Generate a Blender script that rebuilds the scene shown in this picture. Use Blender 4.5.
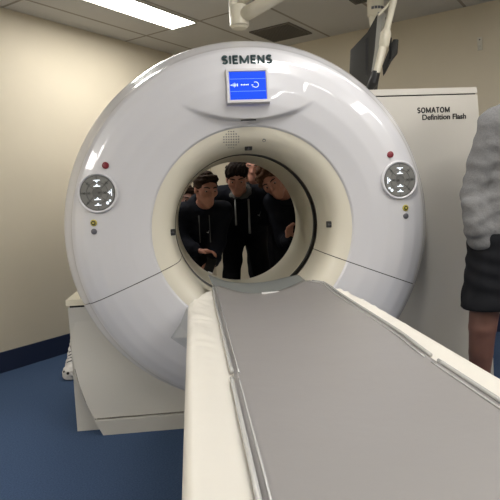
import bpy, bmesh, math, random
import numpy as np
from mathutils import Vector, Matrix
random.seed(7)
sc = bpy.context.scene
for o in list(bpy.data.objects):
    bpy.data.objects.remove(o)
COL = sc.collection
R = math.radians

# ------------------------------------------------------------------ camera, world, exposure
cam = bpy.data.cameras.new('camera')
cam.sensor_width = 36; cam.lens = 39.958; cam.clip_start = 0.05
co = bpy.data.objects.new('camera', cam); COL.objects.link(co)
CX, CY, CZ = -0.3059, -2.8088, 1.2
co.matrix_world = Matrix(((0.9936, 0.0542, -0.0994, CX), (-0.1040, 0.0908, -0.9904, CY), (-0.0447, 0.9944, 0.0958, CZ), (0, 0, 0, 1)))
sc.camera = co
w = bpy.data.worlds.new('world'); sc.world = w; w.use_nodes = True
bg = w.node_tree.nodes['Background']; bg.inputs[0].default_value = (0.9, 0.95, 1, 1); bg.inputs[1].default_value = 0.05
vs = sc.view_settings
sc.display_settings.display_device = 'sRGB'
vs.view_transform = 'Standard'; vs.look = 'None'; vs.gamma = 1; vs.use_curve_mapping = False; vs.exposure = -0.20
TROFFER = 33.0                                  # strength of every ceiling light panel

# ------------------------------------------------------------------ materials
def srgb(r, g, b):
    f = lambda c: (c/255/12.92) if c/255 <= .04045 else ((c/255+.055)/1.055)**2.4
    return (f(r), f(g), f(b), 1)
def mat(name, col, rough=.5, metal=0, coat=0, bump=0, bscale=40, var=0, vscale=8, emit=None, estr=0, spec=.5, trans=0, detail=4, sheen=0):
    m = bpy.data.materials.new(name); m.use_nodes = True
    nt = m.node_tree; b = nt.nodes['Principled BSDF']
    b.inputs['Base Color'].default_value = col
    b.inputs['Roughness'].default_value = rough; b.inputs['Metallic'].default_value = metal
    b.inputs['Coat Weight'].default_value = coat; b.inputs['Coat Roughness'].default_value = .08
    b.inputs['Specular IOR Level'].default_value = spec
    b.inputs['Transmission Weight'].default_value = trans
    b.inputs['Sheen Weight'].default_value = sheen
    tc = nt.nodes.new('ShaderNodeTexCoord')
    if emit:
        b.inputs['Emission Color'].default_value = emit; b.inputs['Emission Strength'].default_value = estr
    if bump:
        n = nt.nodes.new('ShaderNodeTexNoise'); n.inputs['Scale'].default_value = bscale; n.inputs['Detail'].default_value = detail
        nt.links.new(tc.outputs['Object'], n.inputs['Vector'])
        bp = nt.nodes.new('ShaderNodeBump'); bp.inputs['Strength'].default_value = bump; bp.inputs['Distance'].default_value = .01
        nt.links.new(n.outputs[0], bp.inputs['Height']); nt.links.new(bp.outputs[0], b.inputs['Normal'])
    if var:
        n = nt.nodes.new('ShaderNodeTexNoise'); n.inputs['Scale'].default_value = vscale; n.inputs['Detail'].default_value = 5
        nt.links.new(tc.outputs['Object'], n.inputs['Vector'])
        r = nt.nodes.new('ShaderNodeValToRGB')
        r.color_ramp.elements[0].position = .3; r.color_ramp.elements[1].position = .7
        r.color_ramp.elements[0].color = [c*(1-var) for c in col[:3]]+[1]
        r.color_ramp.elements[1].color = [min(1, c*(1+var)) for c in col[:3]]+[1]
        nt.links.new(n.outputs[0], r.inputs[0]); nt.links.new(r.outputs[0], b.inputs['Base Color'])
    return m
M = {}
M['wall'] = mat('painted_wall', srgb(208, 199, 179), .75, bump=.05, bscale=120, var=.02, vscale=3)
M['skirting'] = mat('vinyl_skirting', srgb(34, 44, 70), .45)
M['carpet'] = mat('blue_carpet', srgb(62, 80, 108), .95, bump=.5, bscale=260, var=.22, vscale=140, spec=.1)
M['cover'] = mat('gloss_white_cover', srgb(205, 205, 210), .34, coat=.9)
M['cover'].node_tree.nodes['Principled BSDF'].inputs['Coat Roughness'].default_value = .035
M['cream'] = mat('cream_funnel', srgb(216, 211, 196), .42, coat=.15)
M['tube'] = mat('bore_liner', srgb(205, 200, 184), .4)
M['base'] = mat('base_plastic', srgb(186, 184, 178), .45)
M['panelw'] = mat('side_panel_plastic', srgb(196, 192, 184), .45)
M['capw'] = mat('cap_plastic', srgb(214, 208, 190), .4)
M['gap'] = mat('dark_gap', srgb(22, 22, 24), .7)
M['window'] = mat('dark_scan_window', srgb(18, 17, 17), .3)
M['mattress'] = mat('white_vinyl_mattress', srgb(216, 212, 203), .42, bump=.15, bscale=14)
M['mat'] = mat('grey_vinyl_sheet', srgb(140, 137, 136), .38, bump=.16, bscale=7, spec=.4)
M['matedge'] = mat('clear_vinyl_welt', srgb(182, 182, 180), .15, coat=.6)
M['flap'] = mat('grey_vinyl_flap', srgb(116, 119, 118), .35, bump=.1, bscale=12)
M['flapl'] = mat('pale_grey_vinyl', srgb(176, 178, 182), .4)
M['seam'] = mat('crease_shade_grey', srgb(96, 96, 95), .6)  # shade of the crease beside the base, given as a colour
M['letter'] = mat('dark_teal_letters', srgb(28, 58, 62), .5)
M['black'] = mat('black_print', srgb(26, 26, 28), .5)
M['blackpl'] = mat('black_plastic', srgb(30, 31, 33), .42)
M['monback'] = mat('dark_grey_plastic', srgb(52, 52, 51), .5)
M['bezel'] = mat('screen_bezel', srgb(196, 195, 198), .35)
M['screen'] = mat('blue_screen', srgb(6, 16, 70), .5, emit=(.012, .10, 1.05, 1), estr=1.0, spec=.1)
M['icon'] = mat('screen_icons', srgb(200, 220, 255), .4, emit=(.65, .8, 1, 1), estr=1.0)
M['line'] = mat('screen_lines', srgb(90, 130, 240), .4, emit=(.1, .25, 1, 1), estr=1.0)
M['pad'] = mat('grey_control_pad', srgb(108, 108, 106), .8, spec=.05)
M['padkey'] = mat('grey_membrane_key', srgb(124, 124, 121), .8, spec=.05)
M['padmark'] = mat('dark_key_symbol', srgb(70, 70, 70), .5)
M['lit'] = mat('lit_key_symbol', srgb(240, 245, 255), .4, emit=(.85, .93, 1, 1), estr=1.0)
M['red'] = mat('red_button', srgb(118, 26, 42), .4)
M['yellow'] = mat('yellow_ring', srgb(178, 166, 72), .45)
M['greybtn'] = mat('grey_button', srgb(95, 95, 102), .4)
M['metalw'] = mat('white_enamel', srgb(216, 211, 194), .35)
M['greystrip'] = mat('light_grey_plastic', srgb(165, 165, 160), .4)
M['vent'] = mat('vent_grille', srgb(92, 88, 82), .6)
M['light'] = mat('light_diffuser', srgb(255, 255, 255), .5, emit=(1, .97, .92, 1), estr=TROFFER)
M['frame'] = mat('light_frame', srgb(200, 196, 186), .5)
M['clear'] = mat('translucent_white_plastic', srgb(215, 212, 200), .25)
M['skin'] = mat('skin', srgb(176, 124, 106), .55, bump=.04, bscale=200)
M['skin2'] = mat('skin_tan', srgb(112, 77, 66), .55, bump=.05, bscale=160)
M['hair'] = mat('dark_brown_hair', srgb(28, 20, 17), .75, bump=.8, bscale=110, spec=.12)
M['hairb'] = mat('brown_hair', srgb(42, 29, 21), .75, bump=.8, bscale=110, spec=.12)
M['hairc'] = mat('curly_hair', srgb(78, 54, 38), .75, bump=.8, bscale=90, spec=.12)
M['navy'] = mat('black_navy_fleece', srgb(20, 22, 30), .9, bump=.2, bscale=60, spec=.15)
M['navy2'] = mat('dark_cotton', srgb(24, 24, 28), .9, bump=.2, bscale=60, spec=.15)
M['lining'] = mat('grey_hood_lining', srgb(88, 88, 86), .9)
M['cord'] = mat('grey_cord', srgb(140, 140, 138), .8)
M['logo'] = mat('white_print_and_glint', srgb(225, 225, 225), .6)
M['greymarl'] = mat('grey_marl_fleece', srgb(116, 116, 117), .95, bump=.45, bscale=40, var=.14, vscale=200, spec=.1)
M['shorts'] = mat('black_shorts', srgb(22, 23, 27), .85, bump=.15, bscale=40, spec=.2)
M['eye'] = mat('eye_white', srgb(170, 158, 150), .3)
M['iris'] = mat('dark_iris', srgb(38, 26, 20), .2)
M['brow'] = mat('eyebrow_hair', srgb(32, 24, 20), .8)
M['shoew'] = mat('white_shoe_leather', srgb(205, 203, 200), .5, bump=.2, bscale=60)
M['shoeb'] = mat('black_shoe', srgb(26, 26, 28), .6)
M['phone'] = mat('black_phone', srgb(18, 18, 20), .2)

def ceiling_mat():
    m = mat('ceiling_tiles', srgb(200, 198, 194), .85, bump=.15, bscale=150)
    nt = m.node_tree; b = nt.nodes['Principled BSDF']; L = nt.links
    tc = nt.nodes.new('ShaderNodeTexCoord'); sp = nt.nodes.new('ShaderNodeSeparateXYZ'); L.new(tc.outputs['Object'], sp.inputs[0])
    def band(sock, off, per, half):
        def op(o, a, b_=None):
            n = nt.nodes.new('ShaderNodeMath'); n.operation = o
            if hasattr(a, 'default_value'): L.new(a, n.inputs[0])
            else: n.inputs[0].default_value = a
            if b_ is not None: n.inputs[1].default_value = b_
            return n.outputs[0]
        v = op('ADD', sock, -off + per*100)
        v = op('DIVIDE', v, per); v = op('FRACT', v); v = op('SUBTRACT', v, .5); v = op('ABSOLUTE', v)
        return op('GREATER_THAN', v, .5-half/per)
    a = band(sp.outputs[0], 3.68, 1.2, .012); c = band(sp.outputs[1], 2.90, .6, .012)
    mx = nt.nodes.new('ShaderNodeMath'); mx.operation = 'MAXIMUM'; L.new(a, mx.inputs[0]); L.new(c, mx.inputs[1])
    mi = nt.nodes.new('ShaderNodeMix'); mi.data_type = 'RGBA'
    L.new(mx.outputs[0], mi.inputs[0]); mi.inputs[6].default_value = srgb(200, 198, 194); mi.inputs[7].default_value = srgb(150, 144, 134)
    L.new(mi.outputs[2], b.inputs['Base Color'])
    return m
M['ceiling'] = ceiling_mat()

# ------------------------------------------------------------------ helpers
def rootloc(o):
    v = Vector((0, 0, 0))
    while o is not None:
        v += o.location; o = o.parent
    return v
def link_mesh(name, me, m, parent=None, smooth=True, loc=None):
    o = bpy.data.objects.new(name, me); COL.objects.link(o)
    off = Vector((0, 0, 0))
    if parent is not None:
        o.parent = parent; off = rootloc(parent)
    elif loc is not None:
        o.location = loc; off = Vector(loc)
    if off.length > 0: me.transform(Matrix.Translation(-off))
    if m is not None: me.materials.append(m)
    if smooth:
        me.polygons.foreach_set('use_smooth', [True]*len(me.polygons))
    return o
def obj(name, bm, m, parent=None, smooth=False, sharp=None, loc=None, bev=0, seg=2):
    if bev:
        bmesh.ops.bevel(bm, geom=[e for e in bm.edges if len(e.link_faces) == 2 and e.calc_face_angle(0) > .5], offset=bev, segments=seg, profile=.5, affect='EDGES')
    bmesh.ops.recalc_face_normals(bm, faces=bm.faces)
    me = bpy.data.meshes.new(name); bm.to_mesh(me); bm.free()
    o = link_mesh(name, me, m, parent, smooth or sharp is not None, loc)
    if sharp is not None:
        me.set_sharp_from_angle(angle=R(sharp))
    return o
def tag(o, label, cat, group=None):
    o['label'] = label; o['category'] = cat
    if group: o['group'] = group
    return o
def thing(name, label, cat, loc=(0, 0, 0), group=None):
    o = bpy.data.objects.new(name, None); COL.objects.link(o); o.location = loc; o.empty_display_size = .1
    return tag(o, label, cat, group)
def struct(o): o['kind'] = 'structure'; return o
def add_box(bm, lo, hi, mtx=None):
    v = [bm.verts.new((x, y, z)) for x in (lo[0], hi[0]) for y in (lo[1], hi[1]) for z in (lo[2], hi[2])]
    for f in ((0,1,3,2),(4,6,7,5),(0,4,5,1),(2,3,7,6),(0,2,6,4),(1,5,7,3)): bm.faces.new([v[i] for i in f])
    if mtx is not None: bmesh.ops.transform(bm, matrix=mtx, verts=v)
    return v
def box(lo, hi, mtx=None):
    bm = bmesh.new(); add_box(bm, lo, hi, mtx); return bm
def add_tube(bm, pts, rad, n=16, cap=True):
    pts = [Vector(p) for p in pts]
    rad = rad if isinstance(rad, (list, tuple)) else [rad]*len(pts)
    rings = []; up = None
    for i, p in enumerate(pts):
        t = (pts[min(i+1, len(pts)-1)]-pts[max(i-1, 0)]).normalized()
        if up is None:
            up = t.orthogonal().normalized()
        up = (up - t*up.dot(t)).normalized(); s = t.cross(up)
        rings.append([bm.verts.new(p+(up*math.cos(a)+s*math.sin(a))*rad[i]) for a in [2*math.pi*k/n for k in range(n)]])
    for a, b in zip(rings, rings[1:]):
        for k in range(n): bm.faces.new((a[k], a[(k+1) % n], b[(k+1) % n], b[k]))
    if cap:
        bm.faces.new(rings[0][::-1]); bm.faces.new(rings[-1])
    return bm
def tube(pts, rad, n=16): return add_tube(bmesh.new(), pts, rad, n)
def add_prism(bm, outline, y0, y1):
    """outline in (x,z), extruded from depth y0 to y1"""
    a = [bm.verts.new((x, y0, z)) for x, z in outline]; b = [bm.verts.new((x, y1, z)) for x, z in outline]
    n = len(a)
    bm.faces.new(a); bm.faces.new(b[::-1])
    for k in range(n): bm.faces.new((a[k], b[k], b[(k+1) % n], a[(k+1) % n]))
    return bm
def prism(outline, y0, y1): return add_prism(bmesh.new(), outline, y0, y1)
def smooth01(a, b, x):
    t = min(1, max(0, (x-a)/(b-a))); return t*t*(3-2*t)
def text_obj(name, body, size, centre, m, parent, bold=0.0, xs=1.0, rot=(90, 0, 0), ext=.001, align='CENTER', shear=0):
    cu = bpy.data.curves.new(name, 'FONT'); cu.body = body; cu.size = size; cu.offset = bold; cu.extrude = ext
    cu.align_x = align; cu.align_y = 'CENTER'; cu.shear = shear
    t = bpy.data.objects.new(name, cu); COL.objects.link(t)
    dg = bpy.context.evaluated_depsgraph_get(); dg.update()
    me = bpy.data.meshes.new_from_object(t.evaluated_get(dg))
    bpy.data.objects.remove(t); bpy.data.curves.remove(cu)
    me.transform(Matrix.Translation(centre) @ Matrix.Rotation(R(rot[2]), 4, 'Z') @ Matrix.Rotation(R(rot[0]), 4, 'X') @ Matrix.Diagonal((xs, 1, 1, 1)))
    me.materials.clear()
    return link_mesh(name, me, m, parent, False)

# ------------------------------------------------------------------ room (turned 50 degrees against the scanner): local x = towards back wall, local y = towards left wall
RM = Matrix.Translation((CX, CY, 0)) @ Matrix.Rotation(math.atan2(.7663, .6425), 4, 'Z')
D0, D1, N0, N1, H = -2.3, 4.843, -2.6, 3.759, 2.6387
def room(name, bm, m, bev=0):
    o = obj(name, bm, m, None, False, bev=bev); o.matrix_world = RM; return struct(o)
room('floor', box((D0-.1, N0-.1, -.1), (D1+.1, N1+.1, 0)), M['carpet'])
room('ceiling', box((D0-.1, N0-.1, H), (D1+.1, N1+.1, H+.1)), M['ceiling'])
room('wall_left', box((D0-.1, N1, 0), (D1+.1, N1+.1, H)), M['wall'])
room('wall_back', box((D1, N0-.1, 0), (D1+.1, N1, H)), M['wall'])
room('wall_right', box((D0-.1, N0-.1, 0), (D1, N0, H)), M['wall'])
room('wall_front', box((D0-.1, N0, 0), (D0, N1, H)), M['wall'])
room('baseboard_left', box((D0, N1-.012, 0), (D1, N1, .152)), M['skirting'], .003)
room('baseboard_back', box((D1-.012, N0, 0), (D1, N1-.012, .152)), M['skirting'], .003)

def W(d, n, z=0):
    v = RM @ Vector((d, n, z)); return (v.x, v.y, v.z)
def roomthing(name, label, cat, d, n, z, group=None):
    o = thing(name, label, cat, W(d, n, z), group); o.rotation_euler = (0, 0, math.atan2(.7663, .6425)); return o
def rpart(name, bm, m, parent, bev=0):       # geometry given relative to a room-aligned thing
    bmesh.ops.recalc_face_normals(bm, faces=bm.faces)
    me = bpy.data.meshes.new(name); bm.to_mesh(me); bm.free()
    o = bpy.data.objects.new(name, me); COL.objects.link(o); o.parent = parent; me.materials.append(m); return o
def troffer(d, n, label, group, ln=1.19, wd=.27):
    t = roomthing('ceiling_light', label, 'ceiling light', d, n, H, group)
    bm = bmesh.new(); a, b, e = ln/2, wd/2, .012
    add_box(bm, (-a, -b, -.012), (a, -b+e, 0)); add_box(bm, (-a, b-e, -.012), (a, b, 0))
    add_box(bm, (-a, -b+e, -.012), (-a+e, b-e, 0)); add_box(bm, (a-e, -b+e, -.012), (a, b-e, 0))
    rpart('light_frame', bm, M['frame'], t)
    rpart('diffuser', box((-a+e, -b+e, -.008), (a-e, b-e, -.001)), M['light'], t)
    return t
troffer(3.085, 3.06, 'bright white rectangular ceiling light above the left side of the scanner', None)
for d, n, wd in ((1.88, .66, .225), (3.085, .66, .08), (2.40, -1.2, .46), (.68, -1.2, .35), (-1.2, 3.06, .46), (-1.2, 2.30, .42)):  # unseen panels, placed and sized to fit the light in the room
    troffer(d, n, 'white rectangular ceiling light out of view above the room', 'ceiling lights outside the picture', wd=wd)

def grille(d, n, sd, sn, label):
    t = roomthing('ceiling_vent', label, 'vent', d, n, H)
    bm = bmesh.new(); e = .02
    a, b = sd/2, sn/2
    add_box(bm, (-a, -b, -.01), (a, -b+e, 0)); add_box(bm, (-a, b-e, -.01), (a, b, 0))
    add_box(bm, (-a, -b+e, -.01), (-a+e, b-e, 0)); add_box(bm, (a-e, -b+e, -.01), (a, b-e, 0))
    rpart('vent_frame', bm, M['vent'], t)
    bm = bmesh.new(); k = -b+e
    while k < b-e-.01:
        add_box(bm, (-a+e, k, -.008), (a-e, k+.012, -.003)); k += .02
    rpart('louvre', bm, M['vent'], t)
    rpart('vent_backing', box((-a+e, -b+e, -.002), (a-e, b-e, -.0005)), M['gap'], t)
grille(4.41, 2.565, .42, .40, 'dark grey square ceiling vent above the top of the scanner')
grille(4.10, 1.60, .12, .30, 'narrow dark ceiling vent at the top edge beside the monitor boom')

# small holder on the back wall
hk = thing('wall_hook', 'small translucent white plastic holder high on the back wall', 'wall hook', (2.048, 1.538, 2.33))
hk.rotation_euler = (0, 0, math.atan2(.7663, .6425))
rpart('back_plate', box((-.012, -.018, -.05), (-.002, .018, .05)), M['clear'], hk)
bm = tube([(-.012, 0, -.02), (-.04, 0, -.045), (-.05, 0, -.02), (-.05, 0, .0)], .009, 10)
rpart('hook', bm, M['clear'], hk)
rpart('screw', tube([(-.012, 0, .03), (-.016, 0, .03)], .006, 8), M['greybtn'], hk)

# ------------------------------------------------------------------ CT scanner
ZC = 1.0336
gantry = thing('ct_scanner', 'large white ring shaped CT scanner with blue screen and round bore', 'medical scanner', (0, .5, 0))
def cover_y(x, z):
    r = math.hypot(x, z-ZC)
    pts = [(.5137, 0), (.522, -.010), (.56, -.018), (.62, -.032), (.70, -.040), (.78, -.038), (.84, -.026), (.885, -.006), (.902, .012)]
    y = None
    if r <= pts[0][0]: y = 0
    else:
        for (a, ya), (b, yb) in zip(pts, pts[1:]):
            if a <= r <= b: y = ya+(yb-ya)*(r-a)/(b-a); break
        if y is None: y = .012
    if z > 1.5:                                  # protruding chin under the screen
        e = math.hypot(x/.44, (z-1.80)/.229)
        s = (1-smooth01(.955, 1.0, e))*(1-smooth01(1.60, 1.86, z))*(1-smooth01(.10, .36, abs(x)))
        y -= .032*s
    return y
RS = sorted(set([.5137, .518, .522] + [.522+.0045*k for k in range(1, 20)] + [.61+.01*k for k in range(28)] + [.885, .893, .902]))
RIM = [(.907, .018), (.909, .026), (.914, .040), (.930, .066), (.949, .095), (.965, .124), (.972, .15), (.973, .175), (.965, .190), (.92, .195)]
SEAM = 21.7
def ring_part(name, a0, a1, m, prof=None, nseg=None):
    """sheet over the angles a0..a1, 2 mm short of the seam at both ends"""
    bm = bmesh.new(); rows = []
    n = nseg or int(abs(a1-a0)/.75)
    rr = prof if prof else [(r, None) for r in RS]+RIM
    for r, y in rr:
        row = []
        da = math.degrees(.0022/r)
        for k in range(n+1):
            a = R(a0+da + (a1-a0-2*da)*k/n)
            x, z = r*math.cos(a), ZC+r*math.sin(a)
            row.append(bm.verts.new((x, cover_y(x, z) if y is None else y, z)))
        rows.append(row)
    for p, q in zip(rows, rows[1:]):
        for k in range(n): bm.faces.new((p[k], q[k], q[k+1], p[k+1]))
    # turned-in edges along the seam
    for k in (0, n):
        ins = []
        for row in rows:
            v = row[k].co; ins.append(bm.verts.new((v.x*.997, v.y+.02, ZC+(v.z-ZC)*.997)))
        for i in range(len(rows)-1):
            bm.faces.new((rows[i][k], rows[i+1][k], ins[i+1], ins[i]))
    return obj(name, bm, m, gantry, True, sharp=50)
ring_part('upper_cover', -SEAM, 180+SEAM, M['cover'])
ring_part('lower_cover', 180+SEAM, 360-SEAM, M['cover'])
FUN = [(.4075, .344), (.4078, .32), (.409, .25), (.411, .17), (.4165, .10), (.424, .07), (.436, .045), (.452, .026), (.472, .012), (.495, .004), (.5137, 0)]
ring_part('upper_funnel', -SEAM, 180+SEAM, M['cream'], FUN, 200)
ring_part('lower_funnel', 180+SEAM, 360-SEAM, M['cream'], FUN, 120)
def lathe(name, prof, m, seg=160, close=False, sharp=40):
    bm = bmesh.new(); rows = []
    for r, y in prof:
        rows.append([bm.verts.new((r*math.cos(2*math.pi*k/seg), y, ZC+r*math.sin(2*math.pi*k/seg))) for k in range(seg)])
    for p, q in zip(rows, rows[1:]+([rows[0]] if close else [])):
        for k in range(seg): bm.faces.new((p[k], q[k], q[(k+1) % seg], p[(k+1) % seg]))
    return obj(name, bm, m, gantry, True, sharp=sharp)
lathe('seam_gasket', [(.416, .34), (.43, .10), (.45, .05), (.50, .025), (.56, .012), (.70, -.02), (.84, -.005), (.89, .02), (.925, .06), (.935, .1)], M['gap'])
lathe('scan_window', [(.4075, .346), (.4115, .348), (.4115, .452), (.4075, .454)], M['window'])
lathe('bore_tube', [(.4075, .456), (.4073, .70), (.4073, 1.02), (.415, 1.055), (.43, 1.073), (.455, 1.08)], M['tube'])
lathe('rear_housing', [(.92, .195), (.90, .197), (.90, .95), (.86, 1.03), (.80, 1.073), (.455, 1.08)], M['base'])

# base below the ring
left = [(-.828, 0), (-.868, .085), (-.907, .17), (-.938, .27), (-.959, .367), (-.970, .46), (-.966, .537), (-.935, .61), (-.86, .655)]
arc = [(.72*math.cos(R(a)), ZC+.75*math.sin(R(a))) for a in range(205, 336, 5)]
outl = left + arc[:-3] + [(.70, .70), (.76, .35), (.78, 0)]
def cut(poly, z0, z1):
    """clip an (x,z) outline to z0..z1"""
    def half(p, f):
        o = []
        for i in range(len(p)):
            a, b = p[i], p[(i+1) % len(p)]
            fa, fb = f(a), f(b)
            if fa >= 0: o.append(a)
            if fa*fb < 0:
                t = fa/(fa-fb); o.append((a[0]+(b[0]-a[0])*t, a[1]+(b[1]-a[1])*t))
        return o
    return half(half(poly, lambda q: q[1]-z0), lambda q: z1-q[1])
def leanback(bm):                                # the base front leans back towards the top
    for v in bm.verts:
        if v.co.y < .3: v.co.y += .14*max(0, v.co.z-.09)
    return bm
obj('base_front', leanback(prism(cut(outl, .0885, 2), .05, .50)), M['base'], gantry, bev=.024, seg=4, sharp=60)
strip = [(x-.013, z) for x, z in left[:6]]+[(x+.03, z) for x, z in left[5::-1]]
obj('crease_shade', leanback(prism(cut(strip, .002, .46), .085, .16)), M['seam'], gantry)  # grey strip paints the soft shade along the crease to the housing
obj('plinth', prism(cut(outl, .001, .080), .036, .50), M['base'], gantry, bev=.010, seg=3, sharp=60)
obj('plinth_gap', prism([(x*.99, z) for x, z in cut(outl, .06, .12)], .066, .49), M['gap'], gantry)
# low housing on the left
obj('side_housing', box((-.976, .12, 0), (-.55, 1.0, .665)), M['base'], gantry, bev=.008, sharp=40)
obj('housing_lid', box((-.984, .113, .677), (-.55, 1.0, .708)), M['capw'], gantry, bev=.007, sharp=40)
obj('lid_gap', box((-.968, .124, .655), (-.56, .99, .69)), M['gap'], gantry)
# tall panel on the right
def panel_x(z): return 1.312 + (1.745-z)*.075 if z > .9 else 1.375 + (.9-z)*.04
pn = [(.56, 0), (panel_x(0), 0), (panel_x(.4), .4), (panel_x(.9), .9), (panel_x(1.3), 1.3), (panel_x(1.712), 1.712), (.56, 1.712)]
obj('side_panel', prism(pn, .215, .98), M['panelw'], gantry, bev=.008, sharp=40)
obj('panel_cap', prism([(.56, 1.719), (panel_x(1.719), 1.719), (panel_x(1.752)-.003, 1.752), (.56, 1.752)], .213, .98), M['panelw'], gantry, bev=.004, sharp=40)
obj('cap_gap', box((.57, .222, 1.70), (panel_x(1.715)-.008, .97, 1.73)), M['gap'], gantry)
def arcpts(cx, cz, rx, rz, a0, a1, n=10): return [(cx+rx*math.cos(R(a0+(a1-a0)*k/n)), cz+rz*math.sin(R(a0+(a1-a0)*k/n))) for k in range(n+1)]
GLYPH = {'I': (.16, [[(.08, 0), (.08, 1)]]),
         'E': (.52, [[(.08, 0), (.08, 1)], [(.0, .93), (.52, .93)], [(.08, .5), (.47, .5)], [(.0, .07), (.52, .07)]]),
         'M': (.92, [[(.08, 0), (.08, 1)], [(.84, 0), (.84, 1)], [(.08, .95), (.46, .12), (.84, .95)]]),
         'N': (.70, [[(.08, 0), (.08, 1)], [(.62, 0), (.62, 1)], [(.08, .95), (.62, .05)]]),
         'S': (.56, [arcpts(.28, .725, .215, .215, 25, 270)+arcpts(.28, .285, .215, .215, 90, -155)]),
         'O': (.78, [arcpts(.39, .5, .32, .43, 0, 360, 22)]),
         'A': (.74, [[(.03, 0), (.37, .97), (.71, 0)], [(.16, .33), (.58, .33)]]),
         'T': (.60, [[(.30, 0), (.30, .93)], [(0, .93), (.60, .93)]])}
def stroke_text(name, word, cap, width, wt, centre, m, parent, ext):
    """block capitals drawn as flat bars, cap height and overall width in metres"""
    gap = .17; tot = sum(GLYPH[c][0] for c in word)+gap*(len(word)-1); sx = width/tot
    bm = bmesh.new(); x0 = centre[0]-width/2
    for c in word:
        for pl in GLYPH[c][1]:
            P = [Vector((x0+px*sx, 0, centre[2]+(pz-.5)*cap)) for px, pz in pl]
            for k, (a, b) in enumerate(zip(P, P[1:])):
                d = (b-a).normalized(); n_ = Vector((-d.z, 0, d.x))*wt/2
                e0 = d*wt*.18 if k > 0 else Vector(); e1 = d*wt*.18 if k < len(P)-2 else Vector()
                yy = centre[1]-.0002*(k % 2)
                q = [a-e0-n_, b+e1-n_, b+e1+n_, a-e0+n_]
                f0 = [bm.verts.new((v.x, yy, v.z)) for v in q]; f1 = [bm.verts.new((v.x, yy+ext, v.z)) for v in q]
                bm.faces.new(f0); bm.faces.new(f1[::-1])
                for t_ in range(4): bm.faces.new((f0[t_], f1[t_], f1[(t_+1) % 4], f0[(t_+1) % 4]))
        x0 += (GLYPH[c][0]+gap)*sx
    return obj(name, bm, m, parent)
stroke_text('model_lettering', 'SOMATOM', .030, .186, .0068, (1.058, .2135, 1.633), M['black'], gantry, .002)
text_obj('model_lettering', 'Definition Flash', .041, (1.119, .2138, 1.593), M['black'], gantry, .0010, 1.0)
stroke_text('maker_lettering', 'SIEMENS', .040, .246, .0095, (.0, cover_y(0, 1.866)-.004, 1.868), M['letter'], gantry, .008)

# screen
sy = cover_y(.11, 1.66); sy2 = cover_y(.11, 1.83)
tilt = math.atan2(sy2-sy, .17)
SM = Matrix.Translation((-.006, min(cover_y(x, z)+(z-1.743)*math.tan(tilt) for x in (-.11, 0, .11) for z in (1.66, 1.70, 1.743, 1.79, 1.83))-.007, 1.735)) @ Matrix.Rotation(-tilt, 4, 'X')
def on(mtx, bm): bmesh.ops.transform(bm, matrix=mtx, verts=bm.verts); return bm
bm = bmesh.new(); a, b, e, f = .104, .084, .088, .068
def frame_bm(ax, az, bx, bz, y0, y1, y2):
    bm = bmesh.new()
    o0 = [bm.verts.new((x, y1, z)) for x, z in ((-ax, -az), (ax, -az), (ax, az), (-ax, az))]
    o1 = [bm.verts.new((x*.97, y0, z*.97)) for x, z in ((-ax, -az), (ax, -az), (ax, az), (-ax, az))]
    i1 = [bm.verts.new((x*1.06, y0, z*1.06)) for x, z in ((-bx, -bz), (bx, -bz), (bx, bz), (-bx, bz))]
    i0 = [bm.verts.new((x, y2, z)) for x, z in ((-bx, -bz), (bx, -bz), (bx, bz), (-bx, bz))]
    for p, q in ((o0, o1), (o1, i1), (i1, i0)):
        for k in range(4): bm.faces.new((p[k], p[(k+1) % 4], q[(k+1) % 4], q[k]))
    return bm
bez = obj('screen_bezel', on(SM, frame_bm(.106, .086, .0875, .0675, .000, .03, .006)), M['bezel'], gantry)
scr = obj('screen', on(SM, box((-.0885, .003, -.0685), (.0885, .012, .0685))), M['screen'], gantry)
for z in (.033, -.028):
    obj('screen_line', on(SM, box((-.087, .0022, z-.0008), (.087, .003, z+.0008))), M['line'], scr)
bm = bmesh.new()                                 # row of symbols on the middle strip
for s in range(5): add_box(bm, (-.078+s*.006-.001, .002, .003-.011*(1-abs(s-2)/3)), (-.078+s*.006+.001, .003, .003+.011*(1-abs(s-2)/3)))
add_box(bm, (-.086, .002, .002), (-.060, .003, .004))
add_box(bm, (-.052, .002, -.004), (-.049, .003, .010))
for s in range(5): add_box(bm, (-.034+s*.008, .002, .001), (-.029+s*.008, .003, .0055 if s % 2 else .007))
obj('screen_symbols', on(SM, bm), M['icon'], scr)
bm = bmesh.new()
for k in range(22):
    a0, a1 = R(-140+k*12), R(-140+(k+1)*12)
    for r0, r1 in ((.012, .0145),):
        vv = [bm.verts.new((.038+r*math.cos(a_), .002, .003+r*math.sin(a_))) for r, a_ in ((r0, a0), (r1, a0), (r1, a1), (r0, a1))]
        bm.faces.new(vv)
add_box(bm, (.018, .002, .000), (.026, .003, .003)); add_box(bm, (.022, .002, -.008), (.030, .003, -.006))
obj('screen_symbols', on(SM, bm), M['icon'], scr)

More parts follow.
